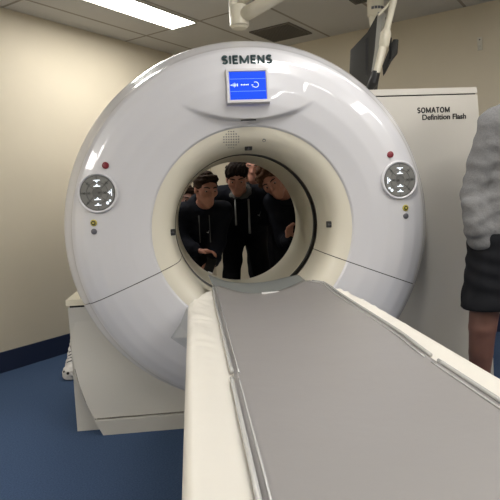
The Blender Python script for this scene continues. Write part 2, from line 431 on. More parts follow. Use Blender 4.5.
# chin slot, speaker dots, microphone ring, aperture markers on the funnel
def fun_y(r):
    for (a, ya), (b, yb) in zip(FUN, FUN[1:]):
        if a <= r <= b: return ya+(yb-ya)*(r-a)/(b-a)
    return 0
obj('chin_slot', box((-.045, cover_y(0, 1.585)-.001, 1.572), (.03, cover_y(0, 1.585)+.01, 1.577)), M['gap'], gantry)
def disc_bm(c, nrm, r, t, n=24, r2=None):
    c = Vector(c); nrm = Vector(nrm).normalized()
    return tube([c-nrm*t, c+nrm*t], [r, r2 or r], n)
def fpoint(ang, r):
    y = fun_y(r); e = .004
    sl = (fun_y(min(r+e, .5137))-fun_y(r-e))/(2*e)
    p = Vector((r*math.cos(R(ang)), y, ZC+r*math.sin(R(ang))))
    n = Vector((sl*math.cos(R(ang)), -1, sl*math.sin(R(ang)))).normalized()
    return p, n
bm = bmesh.new()
for i in range(-3, 4):
    for j in range(-3, 4):
        if abs(i)+abs(j) <= 4:
            x, z = -.092+i*.0125, 1.490+j*.0125+.0
            rr = math.hypot(x, z-ZC); p, n = fpoint(math.degrees(math.atan2(z-ZC, x)), rr)
            add_tube(bm, [p-n*.002, p+n*.0012], .0035, 8)
g = obj('speaker_grille', bm, M['greybtn'], gantry)
p, n = fpoint(math.degrees(math.atan2(1.481-ZC, .075)), math.hypot(.075, 1.481-ZC))
obj('microphone', tube([p-n*.003, p+n*.003], .009, 16), M['greybtn'], gantry)
obj('microphone_hole', tube([p-n*.002, p+n*.004], .005, 12), M['metalw'], gantry)
for ang in (0, 90, 180):
    p, n = fpoint(ang, .4215); n = (n+Vector((0, -.9, 0))).normalized()
    t = Vector((-math.sin(R(ang)), 0, math.cos(R(ang)))); s = n.cross(t)
    mt = Matrix(((s.x, n.x, t.x, p.x), (s.y, n.y, t.y, p.y), (s.z, n.z, t.z, p.z), (0, 0, 0, 1)))
    a, b = (.027, .017)
    if ang == 90: a, b = (.021, .020)
    mk = obj('laser_aperture', box((-a, -.004, -b), (a, .005, b), mt), M['blackpl'], gantry, bev=.004, sharp=40)
    bm = bmesh.new(); add_box(bm, (-.016, .005, -.0015), (.0, .006, .0015), mt); add_box(bm, (.006, .005, -.005), (.012, .006, .005), mt)
    obj('aperture_mark', bm, M['greybtn'], mk)

# round control pads
def cnormal(x, z):
    e = .006
    return Vector(((cover_y(x+e, z)-cover_y(x-e, z))/(2*e), -1, (cover_y(x, z+e)-cover_y(x, z-e))/(2*e))).normalized()
def control(sx):
    x, z = sx*.758, 1.250
    n = cnormal(x, z); n = (n*.5+Vector((0, -.5, 0))).normalized()
    p = Vector((x, cover_y(x, z), z))+n*.006
    s = Vector((1, 0, 0)); s = (s-n*s.dot(n)).normalized(); t = s.cross(-n) if False else Vector((0, 0, 1)); t = (t-n*t.dot(n)-s*t.dot(s)).normalized()
    mt = Matrix(((s.x, -n.x, t.x, p.x), (s.y, -n.y, t.y, p.y), (s.z, -n.z, t.z, p.z), (0, 0, 0, 1)))
    mt = mt @ Matrix.Diagonal((.90, 1, .90, 1))
    bm = bmesh.new(); rows = []
    for r, y in ((.112, .024), (.110, -.001), (.106, -.005), (.101, -.005), (.0965, -.001), (.094, .012)):
        rows.append([bm.verts.new((r*math.cos(2*math.pi*k/48), y, r*math.sin(2*math.pi*k/48))) for k in range(48)])
    for a, b in zip(rows, rows[1:]):
        for k in range(48): bm.faces.new((a[k], a[(k+1) % 48], b[(k+1) % 48], b[k]))
    ring = obj('control_ring', on(mt, bm), M['cover'], gantry, True, sharp=50)
    pad = obj('control_pad', on(mt, tube([(0, .001, 0), (0, .012, 0)], .0955, 48)), M['pad'], gantry, sharp=40)
    pad['label'] = 'round grey key pad with lit white arrow symbols'
    for q in range(4):                           # wedge keys around a centre key
        for half in range(2):
            a0 = 45+90*q+half*45+2.5; a1 = a0+40
            for r0, r1 in ((.028, .056), (.060, .090)):
                bm = bmesh.new(); vin = [R(a0+(a1-a0)*k/6) for k in range(7)]
                lo = [bm.verts.new((r0*math.cos(a), -.0015, r0*math.sin(a))) for a in vin]; hi = [bm.verts.new((r1*math.cos(a), -.0015, r1*math.sin(a))) for a in vin]
                for k in range(6): bm.faces.new((lo[k], lo[k+1], hi[k+1], hi[k]))
                ex = bmesh.ops.extrude_face_region(bm, geom=bm.faces[:])
                bmesh.ops.translate(bm, vec=(0, .003, 0), verts=[v for v in ex['geom'] if isinstance(v, bmesh.types.BMVert)])
                obj('membrane_key', on(mt, bm), M['padkey'], pad)
    def sym(cx, cz, flip):
        bm = bmesh.new()
        add_box(bm, (cx-.018, -.0035, cz-.002), (cx+.018, -.0015, cz+.002))
        add_box(bm, (cx-.0025, -.0035, cz), (cx+.0025, -.0015, cz+flip*.012))
        add_box(bm, (cx-.007, -.0035, cz+flip*.004), (cx+.007, -.0015, cz+flip*.007))
        return bm
    for cz, fl in ((.068, -1), (.036, 1), (-.036, 1), (-.066, 1)):
        obj('lit_symbol', on(mt, sym(.0, cz, fl)), M['lit'], pad)
    bm = bmesh.new(); add_box(bm, (-sx*.076-.002, -.0035, -.018), (-sx*.076+.002, -.0015, .018)); add_box(bm, (-sx*.066-.009, -.0035, -.0025), (-sx*.066+.009, -.0015, .0025))
    add_box(bm, (-sx*.066-.002, -.0035, -.009), (-sx*.066+.002, -.0015, .009))
    obj('lit_symbol', on(mt, bm), M['lit'], pad)
    for cx, cz, r in ((.052, -.056, .008), (.066, -.044, .006)):
        obj('lit_symbol', on(mt, tube([(-sx*cx, -.0035, cz), (-sx*cx, -.0015, cz)], r, 12)), M['lit'], pad)
    for cx, cz in ((-.052, .052), (.052, .052), (sx*.045, 0), (sx*.072, 0), (-.01*sx, .0), (sx*.052, -.052), (-sx*.04, 0)):
        bm = bmesh.new()
        for k in (-1, 1): add_box(bm, (-.009, -.003, -.0016), (.009, -.0012, .0016), Matrix.Translation((cx, 0, cz)) @ Matrix.Rotation(R(45*k), 4, 'Y'))
        obj('key_symbol', on(mt, bm), M['padmark'], pad)
    def knob(x, z, r, m, name, ln=.006):
        n = cnormal(x, z); p = Vector((x, cover_y(x, z), z)); return obj(name, tube([p-n*.006, p+n*(ln-.002), p+n*ln], [r, r, r*.8], 24), m, gantry, sharp=40), p, n
    o_, p_, n_ = knob(sx*.711, 1.3805, .0165, M['red'], 'stop_button', .010)
    o_['label'] = 'red stop button'
    o_, p_, n_ = knob(sx*.787, 1.106, .0165, M['yellow'], 'warning_light')
    o_['label'] = 'yellow ring indicator'
    k = obj('ring_mark', tube([p_+n_*.005, p_+n_*.0068], .011, 20), M['blackpl'], o_)
    obj('ring_centre', tube([p_+n_*.006, p_+n_*.0076], .006, 14), M['yellow'], k.parent)
    knob(sx*.788, 1.064, .0145, M['greybtn'], 'grey_button')
control(-1); control(1)

# ------------------------------------------------------------------ patient table
table = thing('patient_table', 'long patient table with white padded top running up to the scanner bore', 'table', (0, -1.4, 0))
# plan of the top: half-width per depth, symmetrical taper at the scanner end
plan = [(-2.45, -.349, .404), (-2.0, -.349, .404), (-1.5, -.350, .404), (-1.0, -.350, .405), (-.7, -.350, .403), (-.50, -.351, .396), (-.40, -.350, .389), (-.33, -.328, .381), (-.27, -.307, .366), (-.20, -.284, .345), (-.13, -.262, .318), (-.07, -.243, .288), (-.03, -.22, .262)]
def interp(y, col):
    if y <= plan[0][0]: return plan[0][col]
    for a, b in zip(plan, plan[1:]):
        if a[0] <= y <= b[0]:
            return a[col]+(b[col]-a[col])*(y-a[0])/(b[0]-a[0])
    return plan[-1][col]
TZ = .75
def sag(u, y):                                   # hollow of the cradle: u in -1..1 across the top
    return -(.030+.020*smooth01(-1.0, -.05, y))*max(0, 1-(u/.86)**2)
def wr(u, y):                                    # creases across the pad near the scanner end
    k = smooth01(-1.7, -.5, y)
    e = min(1, max(0, (abs(u)-.72)/.12))*min(1, max(0, (1.0-abs(u))/.06))
    return e*k*(.0050*math.sin(y*44+9*u+2*math.sin(y*17)) + .0045*max(0, math.sin(y*71+12*u+1.3*math.sin(y*29)))**3)
bm = bmesh.new(); rows = []
ys = [-2.45+.012*k for k in range(203)]
ys = [y for y in ys if y <= -.03]+[-.03]
for y in ys:
    l, r = interp(y, 1), interp(y, 2); c, h = (l+r)/2, (r-l)/2
    row = []
    top = [(-1+2*k/40) for k in range(41)]
    sec = [(-1.0, -.075), (-1.0, -.045), (-.996, -.028), (-.985, -.012), (-.965, -.003)]
    for u, dz in sec: row.append((c+h*u, TZ+dz))
    for k in range(59):
        u = -.94+1.88*k/58; row.append((c+h*u, TZ+sag(u, y)+wr(u, y)))
    for u, dz in sec[::-1]: row.append((c-h*u, TZ+dz))
    rows.append([bm.verts.new((x, y, z)) for x, z in row])
for p, q in zip(rows, rows[1:]):
    for k in range(len(p)-1): bm.faces.new((p[k], p[k+1], q[k+1], q[k]))
    bm.faces.new((p[-1], p[0], q[0], q[-1]))
bm.faces.new(rows[0]); bm.faces.new(rows[-1][::-1])
obj('mattress', bm, M['mattress'], table, True, sharp=60)
# grey vinyl sheet with welted long edges
def edge_l(y):
    return -.224 + (.004*smooth01(-1.44, -1.40, y))
def edge_r(y):
    b = .306 + (.319-.306)*smooth01(-1.45, -1.1, y)
    return b - .045*smooth01(-.14, -.05, y)
def top_z(x, y):
    l, r = interp(y, 1), interp(y, 2); c, h = (l+r)/2, (r-l)/2
    u = max(-1, min(1, (x-c)/h)); return TZ+sag(u, y)+.004
bm = bmesh.new(); rows = []
ys2 = [-2.44+.03*k for k in range(80)]; ys2 = [y for y in ys2 if y < -.04]+[-.035]
for y in ys2:
    rows.append([bm.verts.new((x, y, top_z(x, y)+.004+.0015*math.sin(7*x+5*y)*math.sin(3*y+x*4))) for x in [edge_l(y)+(edge_r(y)-edge_l(y))*k/40 for k in range(41)]])
for p, q in zip(rows, rows[1:]):
    for k in range(40): bm.faces.new((p[k], p[k+1], q[k+1], q[k]))
sheet = obj('vinyl_sheet', bm, M['mat'], table, True)
sheet['label'] = 'grey vinyl cover sheet on the table top'
md = sheet.modifiers.new('solid', 'SOLIDIFY'); md.thickness = .002
for fe, m_ in ((edge_l, 1), (edge_r, -1)):
    for y0, y1 in ((-2.44, -1.45), (-1.40, -.06)):
        n = 40
        bm = tube([(fe(y)-.006*m_, y, top_z(fe(y)-.006*m_, y)+.005) for y in [y0+(y1-y0)*k/n for k in range(n+1)]], .0055, 8)
        add_tube(bm, [(fe(y)+.012*m_, y, top_z(fe(y)+.012*m_, y)+.005) for y in [y0+(y1-y0)*k/n for k in range(n+1)]], .003, 8)
        obj('welt', bm, M['matedge'], sheet, True)
# end flap that reaches into the bore, its tag, and the loose corner at the left
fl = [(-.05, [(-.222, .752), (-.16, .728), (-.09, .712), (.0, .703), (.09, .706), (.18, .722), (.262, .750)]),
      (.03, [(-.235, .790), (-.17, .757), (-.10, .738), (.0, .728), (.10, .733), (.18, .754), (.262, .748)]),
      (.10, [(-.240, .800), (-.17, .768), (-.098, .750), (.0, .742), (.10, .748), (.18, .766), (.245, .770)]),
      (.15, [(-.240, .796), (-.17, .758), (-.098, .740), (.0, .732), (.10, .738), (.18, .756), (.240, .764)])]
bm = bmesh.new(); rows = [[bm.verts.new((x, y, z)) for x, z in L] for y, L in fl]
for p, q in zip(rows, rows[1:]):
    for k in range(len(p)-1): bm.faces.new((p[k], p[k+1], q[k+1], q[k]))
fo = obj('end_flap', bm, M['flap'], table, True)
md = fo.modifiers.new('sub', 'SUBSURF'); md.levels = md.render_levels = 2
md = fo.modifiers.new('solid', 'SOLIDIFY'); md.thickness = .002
obj('tag', box((.02, -.062, .708), (.11, -.056, .716)), M['logo'], fo)
bm = bmesh.new()
vv = [bm.verts.new(v) for v in ((-.352, -.42, .735), (-.385, -.36, .655), (-.436, -.30, .575), (-.358, -.36, .53), (-.345, -.42, .60))]
bm.faces.new(vv)
lf = obj('loose_flap', bm, M['flapl'], table)
md = lf.modifiers.new('solid', 'SOLIDIFY'); md.thickness = .003
obj('cradle', box((-.27, -2.40, .63), (.28, -.30, .676)), M['base'], table, bev=.02, sharp=40)
bm = bmesh.new()
for z, a, b in ((0, .24, .60), (.08, .24, .60), (.10, .20, .55), (.60, .20, .55), (.632, .23, .7)):
    pass
obj('pedestal', box((-.20, -2.05, .09), (.21, -.95, .632)), M['base'], table, bev=.03, sharp=40)
obj('foot_plate', box((-.24, -2.10, 0), (.25, -.90, .092)), M['base'], table, bev=.015, sharp=40)
obj('end_bracket', box((-.15, -.32, .60), (.16, -.12, .672)), M['base'], table, bev=.02, sharp=40)

# ------------------------------------------------------------------ ceiling-hung equipment
ar = thing('swivel_boom', 'white swivel arm hanging from the ceiling over the top of the scanner', 'support arm', (0, .3, H))
JY = .3
obj('joint', tube([(.004, JY, 2.122), (.004, JY, 2.126), (.004, JY, 2.215), (.004, JY, 2.232)], [.046, .052, .052, .044], 32), M['metalw'], ar, sharp=40)
obj('joint_cap', tube([(.004, JY, 2.112), (.004, JY, 2.124)], [.040, .047], 32), M['capw'], ar, sharp=40)
obj('drop_tube', tube([(-.024, JY+.02, 2.17), (-.024, JY+.02, H)], .024, 20), M['metalw'], ar, sharp=40)
obj('ceiling_flange', tube([(-.024, JY+.02, H-.03), (-.024, JY+.02, H)], .08, 28), M['metalw'], ar, sharp=40)
obj('arm_tube', tube([(.02, JY-.01, 2.175), (.15, JY-.17, 2.20), (.42, JY-.55, 2.26)], [.038, .036, .034], 20), M['metalw'], ar, True)
obj('cable_pipe', tube([(.0, JY+.02, 2.24), (.05, JY-.02, 2.262), (.20, JY-.20, 2.292), (.40, JY-.5, 2.33)], .017, 14), M['metalw'], ar, True)

bo = thing('monitor_boom', 'white ceiling column and jointed arm carrying the dark monitors', 'support arm', (1.027, 1.05, H))
BY, AY = 1.05, .66
obj('column', tube([(1.027, BY, H), (1.027, BY, 2.405), (1.024, BY, 2.39)], [.056, .056, .048], 32), M['metalw'], bo, sharp=40)
obj('column_neck', tube([(1.013, BY, 2.395), (1.013, BY, 2.33)], [.034, .028], 24), M['metalw'], bo, sharp=40)
for k in range(-2, 3):
    a = R(-90+k*22+6); c_ = Vector((1.027+.056*math.cos(a), BY+.056*math.sin(a), 2.445))
    obj('vent_slot', box((-.009, -.002, -.009), (.009, .002, .009), Matrix.Translation(c_) @ Matrix.Rotation(a+math.pi/2, 4, 'Z')), M['greybtn'], bo)
obj('arm_link', tube([(1.085, AY, H), (1.012, AY, 2.376), (.957, AY, 2.18)], .020, 18), M['metalw'], bo, sharp=40)
obj('knuckle', tube([(.960, AY-.004, 2.195), (.954, AY-.004, 2.175), (.940, AY-.004, 2.105), (.937, AY-.004, 2.09)], [.024, .034, .032, .024], 22), M['metalw'], bo, sharp=50)
obj('arm_link', tube([(.940, AY, 2.11), (.889, AY, 1.935)], [.026, .021], 18), M['metalw'], bo, sharp=40)
obj('tie_rod', tube([(.920, AY+.03, 2.295), (1.02, AY+.01, 2.39)], .008, 10), M['metalw'], bo)
obj('swivel_bracket', tube([(.890, AY+.005, 1.945), (.872, AY+.01, 1.885), (.862, AY+.06, 1.85)], [.026, .032, .024], 16), M['blackpl'], bo, sharp=50)
obj('ceiling_plate', box((.94, .56, H-.02), (1.20, 1.15, H)), M['metalw'], bo, bev=.005)

def monitor(label, outline, c, yawd, th, strip=None):
    """casing outline in its own plane (x along the plane, z up), turned about the vertical"""
    t = thing('monitor', label, 'monitor', c, 'monitors on the ceiling boom')
    mt = Matrix.Translation(c) @ Matrix.Rotation(R(yawd), 4, 'Z')
    bm = prism(outline, 0, th); on(mt, bm)
    obj('casing', bm, M['monback'], t, bev=.006, sharp=40)
    cx = sum(p[0] for p in outline)/len(outline); cz = sum(p[1] for p in outline)/len(outline)
    inn = [(cx+(x-cx)*.90, cz+(z-cz)*.90) for x, z in outline]
    obj('screen', on(mt, prism(inn, th, th+.004)), M['phone'], t)
    obj('back_rib', on(mt, prism([(cx-.012, min(p[1] for p in outline)+.1), (cx+.008, min(p[1] for p in outline)+.1), (cx+.012, cz+.12), (cx-.006, cz+.12)], -.006, .004)), M['blackpl'], t, bev=.002)
    if strip: obj('edge_trim', on(mt, prism(strip, -.004, th+.006)), M['greystrip'], t, bev=.003)
    return t
ml = [(.047, .292), (-.029, .182), (-.149, .089), (-.161, -.058), (-.018, -.189), (.016, -.193), (.05, .05)]
st = [(.046, .293), (.080, .285), (.048, .055), (.022, -.080), (-.006, -.075), (.020, .06)]
monitor('large dark monitor with slanted back hanging behind the white jointed arm', ml, (.9096, .80, 2.0485), -38, .05, st)
ms = [(-.005, .074), (.029, .067), (.020, -.023), (-.029, -.075), (-.081, -.160), (-.086, -.092)]
monitor('smaller dark monitor seen edge-on to the right of the white jointed arm', ms, (1.115, .95, 2.147), -38, .02)

# ------------------------------------------------------------------ organic figures: distance fields meshed with surface nets
def V(*a): return np.array(a, float)
def nrm(v): v = np.asarray(v, float); return v/np.linalg.norm(v)
class Field:
    def __init__(s, lo, hi, h):
        s.lo = np.array(lo, float); s.h = h
        s.n = np.ceil((np.array(hi)-s.lo)/h).astype(int)+1
        s.F = np.full(s.n, .2)
    def region(s, lo, hi):
        a = np.clip(np.floor((np.array(lo)-s.lo)/s.h).astype(int), 0, s.n); b = np.clip(np.ceil((np.array(hi)-s.lo)/s.h).astype(int)+1, 0, s.n)
        if np.any(b <= a): return None, None
        g = [s.lo[i]+s.h*np.arange(a[i], b[i]) for i in range(3)]
        return tuple(slice(a[i], b[i]) for i in range(3)), (g[0][:, None, None], g[1][None, :, None], g[2][None, None, :])
    def comb(s, sl, d, k, op='u'):
        F = s.F[sl]
        if op == 'u':
            h = np.clip(.5+.5*(d-F)/k, 0, 1); s.F[sl] = d+(F-d)*h-k*h*(1-h)
        else:
            h = np.clip(.5-.5*(d+F)/k, 0, 1); s.F[sl] = F+(-d-F)*h+k*h*(1-h)
    def cone(s, a, b, r1, r2, k=.03, op='u'):
        a = np.asarray(a, float); b = np.asarray(b, float); R_ = max(r1, r2)+k+.02
        sl, g = s.region(np.minimum(a, b)-R_, np.maximum(a, b)+R_)
        if sl is None: return
        ba = b-a; L = max(ba@ba, 1e-9)
        px, py, pz = g[0]-a[0], g[1]-a[1], g[2]-a[2]
        t = np.clip((px*ba[0]+py*ba[1]+pz*ba[2])/L, 0, 1)
        d = np.sqrt((px-t*ba[0])**2+(py-t*ba[1])**2+(pz-t*ba[2])**2)-(r1+(r2-r1)*t)
        s.comb(sl, d, k, op)
    def ell(s, c, B, rad, k=.02, op='u'):
        """B rows = local axes"""
        c = np.asarray(c, float); R_ = max(rad)+k+.02
        sl, g = s.region(c-R_, c+R_)
        if sl is None: return
        p = [g[i]-c[i] for i in range(3)]
        q = [(p[0]*B[j][0]+p[1]*B[j][1]+p[2]*B[j][2])/rad[j] for j in range(3)]
        d = (np.sqrt(q[0]**2+q[1]**2+q[2]**2)-1)*min(rad)
        s.comb(sl, d, k, op)
    def keep(s, p, n, k=.004):
        """keep the side of the plane the normal points away from (n points out)"""
        g = [s.lo[i]+s.h*np.arange(s.n[i]) for i in range(3)]
        d = (g[0]-p[0])[:, None, None]*n[0]+(g[1]-p[1])[None, :, None]*n[1]+(g[2]-p[2])[None, None, :]*n[2]
        s.F = np.maximum(s.F, d)
    def ripple(s, amp, f, seed=0):
        rs = np.random.RandomState(seed)
        g = [s.lo[i]+s.h*np.arange(s.n[i]) for i in range(3)]
        X, Y_, Z_ = g[0][:, None, None], g[1][None, :, None], g[2][None, None, :]
        d = 0
        for q in range(3):
            v = rs.normal(size=3)*f*(1+.6*q); ph = rs.rand(3)*6
            d = d+np.sin(X*v[0]+Y_*v[1]+Z_*v[2]*1.6+ph[0]+1.5*np.sin(Z_*f*.6+X*v[1]*.5+ph[1]))/(1+q)
        s.F = s.F+amp*d
    def mesh(s, name):
        F = s.F; I = F < 0
        nx, ny, nz = F.shape
        acc = np.zeros((nx-1, ny-1, nz-1, 3)); cnt = np.zeros((nx-1, ny-1, nz-1))
        def sub(A, dx, dy, dz): return A[dx:nx-1+dx, dy:ny-1+dy, dz:nz-1+dz]
        for ax in range(3):
            for u in (0, 1):
                for v in (0, 1):
                    o0 = [0, 0, 0]; oth = [i for i in range(3) if i != ax]
                    o0[oth[0]] = u; o0[oth[1]] = v; o1 = list(o0); o1[ax] = 1
                    f0, f1 = sub(F, *o0), sub(F, *o1); c = (f0 < 0) != (f1 < 0)
                    t = np.where(c, f0/np.where(c, f0-f1, 1), 0)
                    acc[..., ax] += np.where(c, t, 0); acc[..., oth[0]] += np.where(c, u, 0); acc[..., oth[1]] += np.where(c, v, 0)
                    cnt += c
        m = cnt > 0
        idx = np.full(m.shape, -1); idx[m] = np.arange(m.sum())
        ijk = np.argwhere(m)
        P = s.lo+s.h*(ijk+acc[m]/cnt[m][:, None])
        quads = []
        for ax in range(3):
            o = [i for i in range(3) if i != ax]
            lo = [slice(1, -1)]*3; lo[ax] = slice(0, F.shape[ax]-1); hi = [slice(1, -1)]*3; hi[ax] = slice(1, F.shape[ax])
            a, b = I[tuple(lo)], I[tuple(hi)]
            e = np.argwhere(a != b)
            if len(e) == 0: continue
            sgn = a[tuple(e.T)]
            base = e.copy(); base[:, o[0]] += 1; base[:, o[1]] += 1
            def gid(du, dv):
                q = base.copy(); q[:, o[0]] -= du; q[:, o[1]] -= dv; return idx[tuple(q.T)]
            Q = np.stack([gid(1, 1), gid(0, 1), gid(0, 0), gid(1, 0)], 1)
            fl_ = sgn if ax != 1 else ~sgn
            Q[~fl_] = Q[~fl_][:, ::-1]
            quads.append(Q)
        Q = np.concatenate(quads) if quads else np.zeros((0, 4), int)
        me = bpy.data.meshes.new(name)
        me.vertices.add(len(P)); me.vertices.foreach_set('co', P.ravel())
        me.loops.add(len(Q)*4); me.loops.foreach_set('vertex_index', Q.ravel().astype(np.int32))
        me.polygons.add(len(Q)); me.polygons.foreach_set('loop_start', np.arange(0, len(Q)*4, 4, dtype=np.int32))
        me.update(calc_edges=True); me.validate()
        return me
def fput(name, F, m, parent): return link_mesh(name, F.mesh(name), m, parent, True)

def head_basis(face, up):
    f = nrm(face); u = np.asarray(up, float); u = nrm(u-f*(u@f)); s = np.cross(f, u)
    return np.array([s, f, u])                       # local x (own right... lateral), y forward, z up
def hp(J, x, y, z): return J['head']+J['HB'].T@(np.array([x, y, z])*J.get('hs', 1))
def sculpt_head(F, J):
    B = J['HB']; s = J.get('hs', 1); P = lambda x, y, z: hp(J, x, y, z)
    F.ell(P(0, -.012, .030), B, (.076*s, .096*s, .088*s), .02)
    F.cone(P(0, .030, .0), P(0, .050, -.078), .062*s, .034*s, .03)
    F.cone(P(-.042, .0, -.055), P(.0, .058, -.092), .026*s, .024*s, .03)
    F.cone(P(.042, .0, -.055), P(.0, .058, -.092), .026*s, .024*s, .03)
    for q in (-1, 1):
        F.ell(P(q*.042, .058, -.018), B, (.024*s, .024*s, .022*s), .02)          # cheek
        F.ell(P(q*.0335, .094, .008), B, (.017*s, .014*s, .011*s), .012, 'd')     # socket
        F.cone(P(q*.010, .088, .026), P(q*.048, .074, .026), .009*s, .007*s, .012); F.cone(P(q*.020, .087, .016), P(q*.046, .079, .015), .0065*s, .006*s, .006)   # brow
        F.ell(P(q*.078, -.006, -.006), B, (.010*s, .019*s, .031*s), .008)        # ear
        F.ell(P(q*.011, .098, -.030), B, (.009*s, .010*s, .008*s), .006)         # nostril wing
    F.cone(P(0, .088, .018), P(0, .109, -.026), .009*s, .012*s, .010)
    F.cone(P(-.020, .082, -.053), P(.020, .082, -.053), .007*s, .007*s, .006)
    F.cone(P(-.016, .082, -.063), P(.016, .082, -.063), .0075*s, .0075*s, .006)
    F.cone(P(-.019, .0935, -.058), P(.019, .0935, -.058), .0025*s, .0025*s, .003, 'd')
def hand(F, w, d, pn, th, curl=.5, s=1.0):
    """wrist, direction, palm normal, thumb side"""
    d = nrm(d); pn = nrm(np.asarray(pn)-d*(np.asarray(pn)@d)); th_ = np.cross(d, pn); th_ = th_ if th_@np.asarray(th) > 0 else -th_
    ln = (.074, .080, .074, .060)
    for q in range(4):
        o = (.030, .010, -.010, -.029)[q]*s
        kn = w+d*(.088-.004*abs(q-1))*s+th_*o
        F.cone(w+d*.012*s+th_*o*.55, kn, .014*s, .0125*s, .014)
        p = kn; a = .25*curl
        for seg, r0, r1 in ((.45, .0095, .0088), (.31, .0088, .0080), (.24, .0080, .0068)):
            v = d*math.cos(a)+pn*math.sin(a)+th_*o*.9; v = nrm(v)
            e = p+v*ln[q]*seg*1.05*s; F.cone(p, e, r0*s, r1*s, .004); p = e; a += curl*.95
    p = w+d*.028*s+th_*.026*s
    F.cone(w+d*.012*s+th_*.012*s, p, .016*s, .014*s, .012)
    v = nrm(d*.65+th_*.7+pn*.35); e = p+v*.040*s; F.cone(p, e, .0125*s, .010*s, .008)
    v = nrm(d*.9+th_*.25+pn*.4); F.cone(e, e+v*.032*s, .010*s, .0075*s, .005)
def person(name, label, J, h, top_m, leg_m, skin, hair_m, style, legs='trousers', shoe_m='shoeb', seed=1, hood=True, extras=True, hh=None, curls=False):
    """J: joints in world space; sides r / l are the person's own"""
    J = {k_: (np.array(v, float) if isinstance(v, (tuple, list)) else v) for k_, v in J.items()}
    J['HB'] = head_basis(J['face'], J['up'])
    base = (J['ank_r']+J['ank_l'])/2
    t = thing(name, label, 'person', (base[0], base[1], 0))
    allp = np.array([v for k_, v in J.items() if isinstance(v, np.ndarray) and v.shape == (3,) and k_ not in ('face', 'up', 'hd_r', 'hd_l', 'pn_r', 'pn_l', 'toe')])
    lo, hi = allp.min(0)-.22, allp.max(0)+.22; lo[2] = -.02
    mid = (J['sh_r']+J['sh_l'])/2; pel = (J['hip_r']+J['hip_l'])/2
    def side(a, b, f): return a*(1-f)+b*f
    def trunk(F, g, k=.05):
        for q, o in (('r', 'l'), ('l', 'r')):
            cs = side(J['sh_'+q], J['sh_'+o], .26)+nrm(pel-mid)*.11; ws = side(J['hip_'+q], J['hip_'+o], .12)+nrm(mid-pel)*.18
            hs_ = side(J['hip_'+q], J['hip_'+o], .06)+nrm(mid-pel)*.03
            F.cone(cs, ws, .100+g, .090+g, k); F.cone(ws, hs_, .090+g, .098+g, k)
            F.cone(J['sh_'+q], side(mid, J['neck'], .35), .055+g, .052+g, k)
            F.cone(cs, side(J['sh_'+q], J['sh_'+o], .1), .09+g, .055+g, k)
    def arms(F, g, full=True):
        for q in 'rl':
            F.cone(J['sh_'+q], J['el_'+q], .054+g, .040+g, .03); F.cone(J['el_'+q], J['wr_'+q], .041+g, .027+g*.9, .025)
    # body
    F = Field(lo, hi, h)
    trunk(F, 0); arms(F, 0)
    F.cone(side(mid, J['neck'], .2), hp(J, 0, -.02, -.06), .054, .049, .03)
    sculpt_head(F, J)
    for q in 'rl':
        F.cone(J['hip_'+q], J['kn_'+q], .088, .064, .03); F.cone(J['kn_'+q], side(J['kn_'+q], J['ank_'+q], .3), .062, .056, .006)
        F.cone(side(J['kn_'+q], J['ank_'+q], .3), J['ank_'+q], .056, .036, .006)
        F.cone(J['ank_'+q]+V(0, 0, -.02), J['ank_'+q]+nrm(J['toe'])*.15+V(0, 0, -.045), .034, .028, .02)
        d = J.get('hd_'+q); d = nrm(J['wr_'+q]-J['el_'+q]) if d is None else d
        pn = J.get('pn_'+q); pn = nrm(mid-J['wr_'+q]) if pn is None else pn
        th = J.get('th_'+q, V(0, -1, .2)); hand(F, J['wr_'+q], d, pn, th, J.get('curl', .5), .95)
    body = fput('body', F, skin, t)
    # eyes and brows
    for q in (-1, 1):
        bm = bmesh.new(); bmesh.ops.create_uvsphere(bm, u_segments=14, v_segments=10, radius=.0105, matrix=Matrix.Translation(hp(J, q*.0335, .0775, .006)))
        ey = obj('eye', bm, M['eye'], t, True)
        bm = bmesh.new(); bmesh.ops.create_uvsphere(bm, u_segments=10, v_segments=8, radius=.0072, matrix=Matrix.Translation(hp(J, q*.0335, .0822, .004)))
        obj('iris', bm, M['iris'], ey, True)
        obj('eyebrow', tube([hp(J, q*.012, .0955, .028), hp(J, q*.032, .092, .034), hp(J, q*.052, .076, .030)], [.004, .005, .003], 8), M['brow'], t, True)
    # hair
    hlo, hhi = J['head']-.17, J['head']+.17
    F = Field(hlo, hhi, min(h, .0055)); B = J['HB']
    F.ell(hp(J, 0, -.016, .036), B, (.085, .105, .097), .01)
    if style == 'fringe':
        for x in (-.05, -.02, .015, .045): F.cone(hp(J, x*.7, .055, .105), hp(J, x*1.15, .092, .052), .026, .012, .02)
        F.ell(hp(J, 0, .0, .072), B, (.086, .088, .055), .02)
    if style == 'short':
        F.cone(hp(J, -.040, .056, .088), hp(J, .040, .060, .092), .026, .022, .02)
    # cut the face free and end above the nape
    g = [F.lo[i]+F.h*np.arange(F.n[i])-J['head'][i] for i in range(3)]
    L = [g[0][:, None, None]*B[j][0]+g[1][None, :, None]*B[j][1]+g[2][None, None, :]*B[j][2] for j in range(3)]
    cutv = .9*L[1]-.6*L[2]-(.030 if style != 'fringe' else .042)
    F.F = np.maximum(F.F, np.minimum(cutv, L[1]-.02) if False else cutv)
    F.F = np.maximum(F.F, -(L[2]+.075-.0*L[1])); F.ripple(.0034, 110, seed)
    if curls:
        rs = np.random.RandomState(seed)
        for q in range(110):
            v = rs.normal(size=3); v[1] -= .15; v[2] += .6; v = nrm(v)
            p_ = (v[0]*.092, -.016+v[1]*.112, .040+v[2]*.104)
            if .9*p_[1]-.6*p_[2] < .034 and p_[2] > -.06: F.ell(hp(J, *p_), B, (.019, .019, .019), .006)
    fput('hair', F, hair_m, t)
    # upper clothing
    F = Field(lo, hi, h); g = J.get('puff', .022)
    trunk(F, g)
